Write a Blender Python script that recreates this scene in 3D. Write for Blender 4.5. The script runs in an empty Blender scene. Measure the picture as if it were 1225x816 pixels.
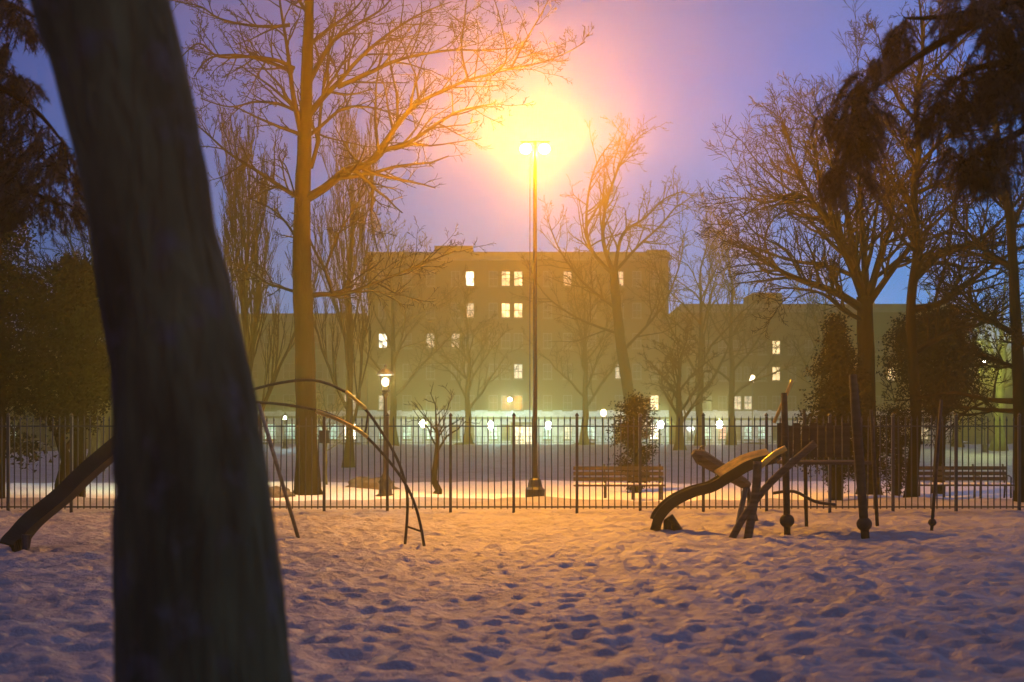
import bpy, math, random
import numpy as np
from mathutils import Vector, Matrix, noise
R = math.radians
F = 1701.0; CX = 612.5; HY = 522.0; EYE = 1.5
sc = bpy.context.scene
col = sc.collection

def P(px, py, Y):
    """a spot of the place from where it stands in the view, at its own distance"""
    return Vector(((px-CX)/F*Y, Y, EYE-(py-HY)/F*Y))
def X(px, Y): return (px-CX)/F*Y
def Z(py, Y): return EYE-(py-HY)/F*Y

# ------------------------------------------------------------------ materials
MATS = {}
def mat(name, base, rough=.8, var=.0, scale=4., bump=0., bscale=30., dark=None, metal=0., spec=.3, stretch=(1,1,1), coat=0):
    m = bpy.data.materials.new(name); m.use_nodes = True
    nt = m.node_tree; N = nt.nodes; L = nt.links
    b = N['Principled BSDF']
    b.inputs['Roughness'].default_value = rough
    b.inputs['Metallic'].default_value = metal
    b.inputs['Specular IOR Level'].default_value = spec
    b.inputs['Coat Weight'].default_value = coat
    tc = N.new('ShaderNodeTexCoord'); mp = N.new('ShaderNodeMapping')
    mp.inputs['Scale'].default_value = stretch
    L.new(tc.outputs['Object'], mp.inputs['Vector'])
    n = N.new('ShaderNodeTexNoise'); n.inputs['Scale'].default_value = scale; n.inputs['Detail'].default_value = 6
    L.new(mp.outputs[0], n.inputs['Vector'])
    r = N.new('ShaderNodeValToRGB')
    d = dark or tuple(c*(1-var) for c in base)
    r.color_ramp.elements[0].position = .36; r.color_ramp.elements[1].position = .64
    r.color_ramp.elements[0].color = (*d, 1)
    r.color_ramp.elements[1].color = (*[min(1, c*(1+var*.5)) for c in base], 1)
    L.new(n.outputs['Fac'], r.inputs['Fac']); L.new(r.outputs['Color'], b.inputs['Base Color'])
    if bump:
        n2 = N.new('ShaderNodeTexNoise'); n2.inputs['Scale'].default_value = bscale; n2.inputs['Detail'].default_value = 8
        L.new(mp.outputs[0], n2.inputs['Vector'])
        bp = N.new('ShaderNodeBump'); bp.inputs['Strength'].default_value = bump; bp.inputs['Distance'].default_value = .03
        L.new(n2.outputs['Fac'], bp.inputs['Height']); L.new(bp.outputs[0], b.inputs['Normal'])
    MATS[name] = m
    return m
def emat(name, c, s, base=(.3,.3,.3)):
    m = mat(name, base, .4)
    nt = m.node_tree; b = nt.nodes['Principled BSDF']
    b.inputs['Emission Color'].default_value = (*c, 1); b.inputs['Emission Strength'].default_value = s
    if s < 4:   # curtains and furniture make the light in a room uneven
        tc = nt.nodes.new('ShaderNodeTexCoord'); n = nt.nodes.new('ShaderNodeTexNoise'); n.inputs['Scale'].default_value = 2.3; n.inputs['Detail'].default_value = 3
        oi = nt.nodes.new('ShaderNodeObjectInfo'); va = nt.nodes.new('ShaderNodeVectorMath'); va.operation = 'ADD'
        nt.links.new(tc.outputs['Object'], va.inputs[0]); nt.links.new(oi.outputs['Location'], va.inputs[1]); nt.links.new(va.outputs[0], n.inputs['Vector'])
        mr = nt.nodes.new('ShaderNodeMapRange'); mr.inputs['From Min'].default_value = .35; mr.inputs['From Max'].default_value = .65
        mr.inputs['To Min'].default_value = s*.35; mr.inputs['To Max'].default_value = s*1.5
        nt.links.new(n.outputs['Fac'], mr.inputs['Value']); nt.links.new(mr.outputs[0], b.inputs['Emission Strength'])
    return m
M_bark = mat('bark', (.012,.009,.006), .9, .45, 6, .8, 22, stretch=(1,1,.25), spec=.04)
M_twig = mat('twig_bark', (.016,.011,.008), .85, .3, 3, spec=.04)
M_litbark = mat('lamplit_bark', (.13,.14,.045), .9, .5, 8, .6, 25, stretch=(1,1,.3))  # yellow-green lamplight put into the bark colour
M_needle = mat('pine_needles', (.11,.062,.03), .6, .4, 3)
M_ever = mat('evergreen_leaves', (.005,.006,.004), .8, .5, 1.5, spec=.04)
M_iron = mat('black_iron', (.022,.02,.02), .45, .3, 9, .2, 60, spec=.5)
M_rust = mat('rusty_iron', (.05,.035,.028), .7, .5, 12, .3, 50)
M_wood = mat('weathered_wood', (.08,.06,.043), .8, .45, 5, .5, 30, stretch=(.4,1,4))
M_dkwood = mat('dark_stained_wood', (.035,.028,.02), .8, .4, 5, .4, 30, stretch=(.4,1,4))
M_lityellow = mat('lit_yellow_plastic', (.85,.52,.07), .38, .35, 5, .15, 20, spec=.5)  # yellow plastic; on the bars its colour stands in for lamplight
M_dkplastic = mat('dark_green_plastic', (.022,.022,.018), .6, .3, 4, .1, 20, spec=.15)
M_pole = mat('galvanised_steel', (.2,.19,.17), .45, .3, 10, .1, 40, metal=.6)
M_stone = mat('limestone_trim', (.08,.07,.055), .85, .25, 2, .3, 15)
M_pale = mat('glow_pale_wall', (.42,.42,.38), .85, .25, 1.2, .3, 8)  # pale tone carries the street lanterns' glow on the ground floors
M_roof = mat('dark_roofing', (.05,.05,.05), .9, .3, 2)
M_frame = mat('painted_window_frame', (.10,.09,.08), .6, .15, 3)
M_rock = mat('grey_rock', (.12,.11,.10), .9, .5, 3, .8, 12)
M_rubber = mat('tyre_rubber', (.02,.02,.02), .8, .2, 5)
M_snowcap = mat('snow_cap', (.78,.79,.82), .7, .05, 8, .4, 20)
M_sign = mat('dark_sign_paint', (.04,.05,.04), .5, .2, 5)
M_curtain = mat('curtain', (.4,.36,.3), .9, .2, 6)
M_darkglass = mat('dark_window_glass', (.03,.032,.036), .12, .2, 2, spec=.6)
M_lit = [emat('lit_window_warm', (1,.72,.32), 1.9), emat('lit_window_white', (1,.92,.72), 3.8),
         emat('lit_window_dim', (1,.75,.4), .7), emat('lit_shop_window', (.62,1,.78), .85), emat('lit_red_window', (1,.42,.22), 1.2)]
M_bulb = emat('glowing_white_globe', (.85,1,.88), 120)
M_warmbulb = emat('glowing_warm_globe', (1,.85,.55), 5)
M_sodium = emat('glowing_lamp_lens', (1,.8,.42), 60)
def carpaint(n, c): return mat(n, c, .3, .1, 3, spec=.6, coat=.5)
M_cars = [carpaint('black_car_paint', (.02,.02,.025)), carpaint('grey_car_paint', (.12,.13,.14)), carpaint('blue_car_paint', (.03,.05,.11)), carpaint('red_car_paint', (.16,.03,.03))]
M_cartail = mat('tail_light_plastic', (.3,.02,.02), .3)
M_carhead = mat('head_light_glass', (.5,.5,.5), .15)

# big foreground bark : ridged bark with paler lichen blotches
def fg_bark():
    m = mat('ridged_bark', (.14,.105,.035), .9, .5, 5, 0, stretch=(1,1,.3))
    nt = m.node_tree; N = nt.nodes; L = nt.links; b = N['Principled BSDF']
    tc = N.new('ShaderNodeTexCoord')
    v = N.new('ShaderNodeTexVoronoi'); v.feature = 'F1'; v.inputs['Scale'].default_value = 24
    mp = N.new('ShaderNodeMapping'); mp.inputs['Scale'].default_value = (1,1,.22)
    L.new(tc.outputs['Object'], mp.inputs['Vector'])
    nz = N.new('ShaderNodeTexNoise'); nz.inputs['Scale'].default_value = 9; L.new(mp.outputs[0], nz.inputs['Vector'])
    mx = N.new('ShaderNodeMix'); mx.data_type = 'VECTOR'; mx.inputs['Factor'].default_value = .12
    L.new(mp.outputs[0], mx.inputs['A']); L.new(nz.outputs['Color'], mx.inputs['B']); L.new(mx.outputs['Result'], v.inputs['Vector'])
    bp = N.new('ShaderNodeBump'); bp.inputs['Strength'].default_value = 1; bp.inputs['Distance'].default_value = .02
    L.new(v.outputs['Distance'], bp.inputs['Height']); L.new(bp.outputs[0], b.inputs['Normal'])
    n3 = N.new('ShaderNodeTexNoise'); n3.inputs['Scale'].default_value = 8; n3.inputs['Detail'].default_value = 5
    L.new(tc.outputs['Object'], n3.inputs['Vector'])
    r = N.new('ShaderNodeValToRGB'); r.color_ramp.elements[0].position = .55; r.color_ramp.elements[1].position = .78
    L.new(n3.outputs['Fac'], r.inputs['Fac'])
    m2 = N.new('ShaderNodeMix'); m2.data_type = 'RGBA'
    src = b.inputs['Base Color'].links[0].from_socket
    L.new(r.outputs['Color'], m2.inputs['Factor']); L.new(src, m2.inputs['A']); m2.inputs['B'].default_value = (.14,.10,.08,1)
    L.new(m2.outputs['Result'], b.inputs['Base Color'])
    return m
M_fgbark = fg_bark()

def brick(name, c1, c2, mortar):
    m = mat(name, c1, .9)
    nt = m.node_tree; N = nt.nodes; L = nt.links; b = N['Principled BSDF']
    tc = N.new('ShaderNodeTexCoord'); mp = N.new('ShaderNodeMapping'); mp.inputs['Rotation'].default_value = (R(90),0,0)
    L.new(tc.outputs['Object'], mp.inputs['Vector'])
    t = N.new('ShaderNodeTexBrick'); t.inputs['Scale'].default_value = 2.2
    t.inputs['Color1'].default_value = (*c1,1); t.inputs['Color2'].default_value = (*c2,1); t.inputs['Mortar'].default_value = (*mortar,1)
    L.new(mp.outputs[0], t.inputs['Vector'])
    n = N.new('ShaderNodeTexNoise'); n.inputs['Scale'].default_value = .35; n.inputs['Detail'].default_value = 5
    L.new(tc.outputs['Object'], n.inputs['Vector'])
    mx = N.new('ShaderNodeMix'); mx.data_type = 'RGBA'; mx.blend_type = 'MULTIPLY'; mx.inputs['Factor'].default_value = .6
    L.new(t.outputs['Color'], mx.inputs['A']); L.new(n.outputs['Color'], mx.inputs['B']); L.new(mx.outputs['Result'], b.inputs['Base Color'])
    return m
M_brick = brick('dark_red_brick', (.040,.018,.012), (.030,.014,.010), (.035,.03,.026))
M_brick2 = brick('brown_brick', (.028,.018,.012), (.022,.015,.010), (.028,.025,.02))
M_brick3 = brick('tan_brick', (.10,.08,.055), (.085,.07,.05), (.08,.075,.065))

def snow_mat():
    m = bpy.data.materials.new('trampled_snow'); m.use_nodes = True
    nt = m.node_tree; N = nt.nodes; L = nt.links; b = N['Principled BSDF']
    b.inputs['Roughness'].default_value = .55; b.inputs['Specular IOR Level'].default_value = .35
    tc = N.new('ShaderNodeTexCoord')
    n = N.new('ShaderNodeTexNoise'); n.inputs['Scale'].default_value = 1.1; n.inputs['Detail'].default_value = 7
    L.new(tc.outputs['Object'], n.inputs['Vector'])
    r = N.new('ShaderNodeValToRGB')
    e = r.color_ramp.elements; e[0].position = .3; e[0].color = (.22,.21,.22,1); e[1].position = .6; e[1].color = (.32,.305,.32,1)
    L.new(n.outputs['Fac'], r.inputs['Fac']); L.new(r.outputs['Color'], b.inputs['Base Color'])
    n2 = N.new('ShaderNodeTexNoise'); n2.inputs['Scale'].default_value = 9; n2.inputs['Detail'].default_value = 8; n2.inputs['Roughness'].default_value = .62
    L.new(tc.outputs['Object'], n2.inputs['Vector'])
    bp = N.new('ShaderNodeBump'); bp.inputs['Strength'].default_value = .8; bp.inputs['Distance'].default_value = .08
    L.new(n2.outputs['Fac'], bp.inputs['Height']); L.new(bp.outputs[0], b.inputs['Normal'])
    return m
M_snow = snow_mat()
M_asphalt = mat('wet_asphalt', (.05,.05,.052), .6, .3, 3, .3, 40)

# ------------------------------------------------------------------ mesh helpers
class MB:
    def __init__(s): s.v = []; s.f = []; s.mi = []
    def add(s, vs, fs):
        o = len(s.v); s.v.extend(vs); s.f.extend([tuple(i+o for i in f) for f in fs])
    def box(s, x0, x1, y0, y1, z0, z1, M=None):
        vs = [Vector(p) for p in ((x0,y0,z0),(x1,y0,z0),(x1,y1,z0),(x0,y1,z0),(x0,y0,z1),(x1,y0,z1),(x1,y1,z1),(x0,y1,z1))]
        if M: vs = [M @ v for v in vs]
        s.add(vs, [(0,3,2,1),(4,5,6,7),(0,1,5,4),(1,2,6,5),(2,3,7,6),(3,0,4,7)])
    def tube(s, pts, rad, n=6, cap=True, wob=0, rng=None):
        k = len(pts)
        t0 = (pts[1]-pts[0]).normalized()
        a = Vector((0,0,1)) if abs(t0.z) < .9 else Vector((1,0,0))
        u = t0.cross(a).normalized()
        o = len(s.v); ap = s.v.append
        for i in range(k):
            if i == 0: t = t0
            elif i == k-1: t = (pts[i]-pts[i-1]).normalized()
            else: t = (pts[i+1]-pts[i-1]).normalized()
            u = (u - t*u.dot(t))
            if u.length < 1e-6: u = t.orthogonal()
            u.normalize(); w = t.cross(u)
            r = rad[i] if hasattr(rad, '__len__') else rad
            for j in range(n):
                an = 2*math.pi*j/n
                rr = r*(1+wob*noise.noise(Vector((math.cos(an)*1.5, math.sin(an)*1.5, pts[i].z*1.3))*1.7)) if wob else r
                ap(pts[i]+u*(math.cos(an)*rr)+w*(math.sin(an)*rr))
        fa = s.f.append
        for i in range(k-1):
            b = o+i*n
            for j in range(n):
                j2 = (j+1) % n
                fa((b+j, b+j2, b+n+j2, b+n+j))
        if cap:
            fa(tuple(o+j for j in range(n-1,-1,-1))); fa(tuple(o+(k-1)*n+j for j in range(n)))
    def lathe(s, prof, n=16, c=Vector((0,0,0))):
        s.tube([c+Vector((0,0,z)) for r,z in prof], [max(r,1e-4) for r,z in prof], n)
    def ball(s, c, r, n=10, sz=1.0):
        prof = [(r*math.sin(math.pi*i/n)+1e-4, -r*sz*math.cos(math.pi*i/n)) for i in range(n+1)]
        s.lathe(prof, 14, c)
    def build(s, name, m, parent=None, smooth=False, bevel=0):
        me = bpy.data.meshes.new(name)
        me.from_pydata([tuple(v) for v in s.v], [], s.f); me.update()
        if smooth: me.polygons.foreach_set('use_smooth', [True]*len(me.polygons))
        me.materials.append(m)
        o = bpy.data.objects.new(name, me); col.objects.link(o)
        if parent:
            o.parent = parent
            o.matrix_parent_inverse = Matrix.Translation(-parent.location)
        if bevel:
            b = o.modifiers.new('bevel', 'BEVEL'); b.width = bevel; b.segments = 2
        return o
def tag(o, label=None, cat=None, group=None, kind=None):
    if label: o['label'] = label
    if cat: o['category'] = cat
    if group: o['group'] = group
    if kind: o['kind'] = kind
    return o
def empty(name, loc, label=None, cat=None, group=None):
    o = bpy.data.objects.new(name, None); o.location = loc; o.empty_display_size = .3; col.objects.link(o)
    return tag(o, label, cat, group)
def copy_tree(o, parent=None):
    c = o.copy(); col.objects.link(c)
    if parent: c.parent = parent
    for ch in list(o.children): copy_tree(ch, c)
    return c
def catmull(pts, per=5):
    out = []; n = len(pts)
    for i in range(n-1):
        p0 = pts[max(i-1,0)]; p1 = pts[i]; p2 = pts[i+1]; p3 = pts[min(i+2,n-1)]
        for k in range(per):
            t = k/per
            out.append(.5*((2*p1)+(p2-p0)*t+(2*p0-5*p1+4*p2-p3)*t*t+(3*p1-p0-3*p2+p3)*t*t*t))
    out.append(pts[-1].copy()); return out

# ------------------------------------------------------------------ ground
rng = np.random.default_rng(5)
def smooth_noise(nx, ny, cell, seed):
    r = np.random.default_rng(seed)
    gx = int(nx/cell)+3; gy = int(ny/cell)+3
    g = r.random((gy, gx))
    xs = np.arange(nx)/cell; ys = np.arange(ny)/cell
    ix = xs.astype(int); iy = ys.astype(int); fx = xs-ix; fy = ys-iy
    fx = fx*fx*(3-2*fx); fy = fy*fy*(3-2*fy)
    a = g[iy][:,ix]; b = g[iy][:,ix+1]; c = g[iy+1][:,ix]; d = g[iy+1][:,ix+1]
    return ((a*(1-fx)+b*fx)*(1-fy)[:,None] + (c*(1-fx)+d*fx)*fy[:,None])-.5
RES = .03; RX0, RX1, RY0, RY1 = -19., 19., 4., 31.
nx = int((RX1-RX0)/RES); ny = int((RY1-RY0)/RES)
Hf = np.zeros((ny, nx), np.float32)
Mask = np.clip(smooth_noise(nx, ny, 75, 9)*2.6+.75, .3, 1)
Hf += smooth_noise(nx, ny, 62, 1)*.10 + smooth_noise(nx, ny, 23, 2)*.055 + smooth_noise(nx, ny, 11, 3)*.045 + smooth_noise(nx, ny, 5, 4)*.095 + smooth_noise(nx, ny, 2.6, 6)*.05
def stamp(cx, cy, a, b, ang, depth):
    rr = int(1.9*max(a,b)/RES)+1
    ic = int((cx-RX0)/RES); jc = int((cy-RY0)/RES)
    i0, i1, j0, j1 = max(ic-rr,0), min(ic+rr,nx), max(jc-rr,0), min(jc+rr,ny)
    if i1 <= i0 or j1 <= j0: return
    xs = (np.arange(i0,i1)*RES+RX0-cx)[None,:]; ys = (np.arange(j0,j1)*RES+RY0-cy)[:,None]
    c, s_ = math.cos(ang), math.sin(ang)
    q = np.sqrt(((xs*c+ys*s_)/a)**2+((-xs*s_+ys*c)/b)**2)
    dent = -depth/(1+np.exp((q-1)*7)) + depth*.55*np.exp(-((q-1.35)/.25)**2)
    Hf[j0:j1, i0:i1] += (dent*Mask[j0:j1, i0:i1]*.52).astype(np.float32)
Hf *= .75
# trampled: footprints in lines and scattered
for _ in range(150):
    x, y = rng.uniform(RX0,RX1), rng.uniform(RY0,29.5); d = rng.uniform(0, 2*math.pi); 
    for k in range(int(rng.integers(10,30))):
        d += rng.normal(0,.12); x += math.cos(d)*.36; y += math.sin(d)*.36
        if y > 27.6 or y < 4: break
        sd = .09 if k % 2 else -.09
        stamp(x-math.sin(d)*sd, y+math.cos(d)*sd, .14, .07, d, rng.uniform(.015,.055))
for _ in range(13000):
    stamp(rng.uniform(RX0,RX1), rng.uniform(RY0,27.5), rng.uniform(.05,.12), rng.uniform(.035,.07), rng.uniform(0,3.14), rng.uniform(-.035,.035))
def base_h(x, y):
    t = np.clip((y-46)/75, 0, 1); t = t*t*(3-2*t)
    lx = np.clip((x+45)/18, 0, 1)
    top = -.10 + .90*lx
    z = t*top
    z = z + .10*np.exp(-((y-31.2)/.9)**2) - .05*np.exp(-((y-38.5)/3.4)**2)
    s = np.clip((y-126)/2.0, 0, 1)
    z = z*(1-s) - .45*s
    return z
def ground_z(x, y):
    z = float(base_h(np.array(x, float), np.array(y, float)))
    if RX0 < x < RX1-.1 and RY0 < y < RY1-.1:
        z += float(Hf[int((y-RY0)/RES), int((x-RX0)/RES)])
    return z
rows = list(np.linspace(-30, 5.5, 14)); y = 6.
while y < 31: rows.append(y); y += .032+max(0,(y-12))*.0022
st = .12
while y < 900: rows.append(y); y += st; st *= 1.045
rows = np.array(rows); NC = 640
us = np.linspace(-1, 1, NC)
YY = np.repeat(rows[:,None], NC, 1); W = .62*np.maximum(rows,0)+6.5+np.maximum(rows-300,0)*.6+np.maximum(-rows,0)
W = np.where(rows < 6, np.maximum(W, 12), W)
XX = us[None,:]*W[:,None]
ZZ = base_h(XX, YY)
fx = (XX-RX0)/RES; fy = (YY-RY0)/RES
ok = (fx > 1) & (fx < nx-2) & (fy > 1) & (fy < ny-2)
fxc = np.clip(fx,1,nx-3); fyc = np.clip(fy,1,ny-3); ix = fxc.astype(int); iy = fyc.astype(int); ax = fxc-ix; ay = fyc-iy
hb = (Hf[iy,ix]*(1-ax)+Hf[iy,ix+1]*ax)*(1-ay)+(Hf[iy+1,ix]*(1-ax)+Hf[iy+1,ix+1]*ax)*ay
fade = np.clip((31-YY)/2.2, 0, 1)*np.clip((18.9-np.abs(XX))/1.0, 0, 1)
ZZ = ZZ + np.where(ok, hb*fade, 0)
# park snow behind the fence : softer lumps
far = (YY > 29) & (YY < 125)
nzv = np.sin(XX*1.7+np.sin(YY*.9)*2)*.025+np.sin(XX*.63+YY*.41+1.3)*.04+np.sin(XX*3.1-YY*2.2)*.012+np.sin(XX*5.3+YY*1.7+np.sin(XX*2))*.012
ZZ = ZZ + np.where(far, nzv*np.clip((YY-29)/1.5,0,1)*np.clip((125-YY)/3,0,1), 0)
co = np.stack([XX,YY,ZZ], -1).reshape(-1,3)
NR = len(rows)
ii = (np.arange(NR-1)[:,None]*NC+np.arange(NC-1)[None,:]).reshape(-1)
quads = np.stack([ii, ii+1, ii+1+NC, ii+NC], -1)
me = bpy.data.meshes.new('snowy_ground')
me.vertices.add(len(co)); me.vertices.foreach_set('co', co.astype(np.float32).ravel())
me.loops.add(len(quads)*4); me.loops.foreach_set('vertex_index', quads.astype(np.int32).ravel())
me.polygons.add(len(quads)); me.polygons.foreach_set('loop_start', np.arange(0,len(quads)*4,4,dtype=np.int32))
me.update(calc_edges=True); me.polygons.foreach_set('use_smooth', [True]*len(quads)); me.materials.append(M_snow)
g = bpy.data.objects.new('snowy_ground', me); col.objects.link(g); tag(g, kind='structure')
# path behind the fence, packed snow paled to carry the lantern-lit strip
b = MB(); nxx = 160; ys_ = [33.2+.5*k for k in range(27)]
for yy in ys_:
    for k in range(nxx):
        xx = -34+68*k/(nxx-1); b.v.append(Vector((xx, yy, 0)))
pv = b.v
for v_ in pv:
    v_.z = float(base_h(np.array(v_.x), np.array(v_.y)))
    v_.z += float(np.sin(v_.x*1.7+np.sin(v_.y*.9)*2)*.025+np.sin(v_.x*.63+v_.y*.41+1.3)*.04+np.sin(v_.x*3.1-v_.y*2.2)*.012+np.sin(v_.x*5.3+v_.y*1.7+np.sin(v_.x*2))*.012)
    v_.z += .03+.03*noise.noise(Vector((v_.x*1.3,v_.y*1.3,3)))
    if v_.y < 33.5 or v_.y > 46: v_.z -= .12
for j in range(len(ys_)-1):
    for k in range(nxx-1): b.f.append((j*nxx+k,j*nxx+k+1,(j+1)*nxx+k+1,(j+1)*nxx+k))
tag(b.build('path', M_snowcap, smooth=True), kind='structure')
b = MB(); b.box(-160,160,129.6,140,-.60,-.442); tag(b.build('road', M_asphalt), kind='structure')
b = MB(); b.box(-160,160,140.003,149.5,-.6,-.32); tag(b.build('pavement', M_snowcap), kind='structure')

# ------------------------------------------------------------------ trees
def child_dir(t, ang, az, up):
    a = t.orthogonal().normalized(); b = t.cross(a)
    d = t*math.cos(ang) + (a*math.cos(az)+b*math.sin(az))*math.sin(ang)
    d.z += up
    return d.normalized()
def grow(mb, rg, p, d, L, r, lvl, cfg):
    """a branch and everything that grows from it"""
    n = cfg['seg'][min(lvl, len(cfg['seg'])-1)]
    pts = [p.copy()]; rads = [r]; dd = d.copy()
    rend = max(r*.3, cfg['rmin'])
    for i in range(n):
        dd = (dd + Vector((rg.gauss(0,1),rg.gauss(0,1),rg.gauss(0,1)))*cfg['wob'] + Vector((0,0,cfg['up']))).normalized()
        pts.append(pts[-1]+dd*(L/n)); rads.append(r+(rend-r)*(i+1)/n)
    mb.tube(pts, rads, 6 if lvl == 0 else (4 if lvl == 1 else 3), cap=False)
    branch(mb, rg, pts, rads, L, lvl, cfg)
def branch(mb, rg, pts, rads, L, lvl, cfg, t0=.18, kids=None):
    if lvl >= cfg['lv']: return
    k = kids if kids is not None else cfg['kids'][min(lvl, len(cfg['kids'])-1)]
    m = len(pts)-1
    for j in range(k):
        t = t0+(1-t0)*(j+rg.random())/k
        i = min(int(t*m), m-1); f = t*m-i
        q = pts[i].lerp(pts[i+1], f); rr = rads[i]*(1-f)+rads[i+1]*f
        tan = (pts[i+1]-pts[i]).normalized()
        d = child_dir(tan, R(rg.uniform(*cfg['ang'])), rg.uniform(0, 6.283), cfg['cup'])
        grow(mb, rg, q, d, L*cfg['ratio']*(1-.45*t)*rg.uniform(.7,1.25), max(rr*.6, cfg['rmin']), lvl+1, cfg)
CFG = dict(seg=[7,6,5,4,3], kids=[8,6,5,3], lv=3, wob=.13, up=.03, cup=.18, ang=(28,62), ratio=.55, rmin=.006)
def cfg(**k): c = dict(CFG); c.update(k); return c

def limb_px(mb, rg, pxs, Y, r0, r1, c, kids=10, dy=1.0, L=None, lvl=0, sides=7, t0=.12):
    """a main limb following its real course; depth wanders round the trunk"""
    ph = rg.uniform(-1,1)
    pts = []
    for i,(px,py) in enumerate(pxs):
        pts.append(P(px, py, Y+ph*dy*i/max(1,len(pxs)-1)))
    pts = catmull(pts, 4)
    n = len(pts); rads = [r0+(r1-r0)*(i/(n-1))**.8 for i in range(n)]
    mb.tube(pts, rads, sides, cap=False)
    LL = L or sum((pts[i+1]-pts[i]).length for i in range(n-1))
    branch(mb, rg, pts, rads, LL, lvl, c, t0=t0, kids=kids)
    return pts
def trunk_mesh(pxs, Y, rads, name_m, root, n=14, wob=.12):
    pts = catmull([P(a,b_,Y) for a,b_ in pxs], 4)
    k = len(pts); m = len(rads)-1; rr = []
    for i in range(k):
        t = i/(k-1)*m; a = min(int(t), m-1); rr.append(rads[a]+(rads[a+1]-rads[a])*(t-a))
    mb = MB(); mb.tube(pts, rr, n, wob=wob)
    mb.build('trunk', name_m, root, smooth=True)
    return pts, rr

def bare_tree(px, Y, top_py, r, label, group=None, seed=1, lean=0, spread=1.0, m=None, limbs=9, c=None, fork=.35, name='bare_tree', tm=None):
    rg = random.Random(seed)
    x = X(px, Y); z0 = ground_z(x, Y)-.15
    H = Z(top_py, Y)-z0
    root = empty(name, (x, Y, z0+.15), label, 'tree', group)
    pts = [Vector((x + lean*H*(i/8)**1.3 + rg.gauss(0,.05), Y+rg.gauss(0,.05), z0+H*.72*i/8)) for i in range(9)]
    rads = [r*(1.7 if i == 0 else 1)*(1-.72*i/8) for i in range(9)]
    mb = MB(); mb.tube(pts, rads, 10, wob=.15); mb.build('trunk', tm or M_bark, root, smooth=True)
    cr = MB(); cc = c or cfg(rmin=max(.006, Y*.00013))
    for j in range(limbs):
        t = fork+(1-fork)*(j+.3*rg.random())/limbs
        i = min(int(t*8), 7); q = pts[i].lerp(pts[i+1], t*8-i); rr = rads[i]
        az = j*2.4+rg.random(); tilt = R(rg.uniform(25,60))*spread*(1.15-.5*t)
        d = Vector((math.cos(az)*math.sin(tilt), math.sin(az)*math.sin(tilt), math.cos(tilt)))
        grow(cr, rg, q, d, H*.42*(1.15-.35*t)*rg.uniform(.8,1.15), rr*.5, 0, cc)
    grow(cr, rg, pts[-1], Vector((lean,0,1)).normalized(), H*.3, rads[-1], 0, cc)
    cr.build('crown', m or M_twig, root)
    return root

# --- the big foreground trunk
Y0 = 4.05
L_ = [(16,-110),(40,0),(60,58),(94,184),(110,280),(122,365),(135,445),(137,560),(137,816),(128,960),(100,1120),(60,1190)]
R_ = [(192,-110),(203,0),(215,58),(242,184),(259,280),(280,365),(297,445),(318,560),(351,816),(366,960),(400,1120),(450,1190)]
pts = []; rads = []
for (a,b1),(c_,d1) in zip(L_,R_):
    pts.append(P((a+c_)/2, (b1+d1)/2, Y0)); rads.append((c_-a)/2/F*Y0)
q0, q1 = pts[0], pts[1]
d = (q0-q1).normalized(); top = q0.copy()
ext = [q0+d*.5, q0+d*1.1+Vector((.03,0,0)), q0+d*1.9]
pts = ext[::-1]+pts; rads = [rads[0]*.8, rads[0]*.9, rads[0]*.97]+rads
ps, rs = catmull(pts, 6), []
n_ = len(pts)-1
for i in range(len(ps)):
    t = i/(len(ps)-1)*n_; a = min(int(t), n_-1); rs.append(rads[a]+(rads[a+1]-rads[a])*(t-a))
root = empty('leaning_tree', (X(255,Y0), Y0, 0), 'thick dark trunk leaning left in the near foreground, out of focus', 'tree')
mb = MB()
ps2, rs2 = [], []
for i in range(len(ps)-1):
    for q in range(3): ps2.append(ps[i].lerp(ps[i+1], q/3)); rs2.append(rs[i]+(rs[i+1]-rs[i])*q/3)
ps2.append(ps[-1]); rs2.append(rs[-1]); mb.tube(ps2, rs2, 110)
for i,v_ in enumerate(mb.v):
    k = i//110; c = ps2[k]; d_ = v_-c; a_ = i % 110/110*2*math.pi; r_ = d_.length
    q = Vector((math.cos(a_)*r_*16, math.sin(a_)*r_*16, c.z*2.6))
    n1 = abs(noise.noise(q)); n2 = noise.noise(q*2.7); n3 = noise.noise(Vector((math.cos(a_)*1.3, math.sin(a_)*1.3, c.z*1.1)))
    mb.v[i] = c + d_*(1+(-.055*(1-min(1,n1*4))+.02*n2+.02*n3)*.9)
mb.build('trunk', M_fgbark, root, smooth=True)
rg = random.Random(3); mb = MB()
tp = ps[0]
for dd, L in ((Vector((-.7,.1,.7)),2.4),(Vector((.5,.3,.8)),2.2),(Vector((-.1,-.4,.9)),2.6)):
    grow(mb, rg, tp-Vector((0,0,.15)), dd.normalized(), L, .11, 0, cfg(kids=[5,4,3], lv=2))
mb.build('crown', M_twig, root)

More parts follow.
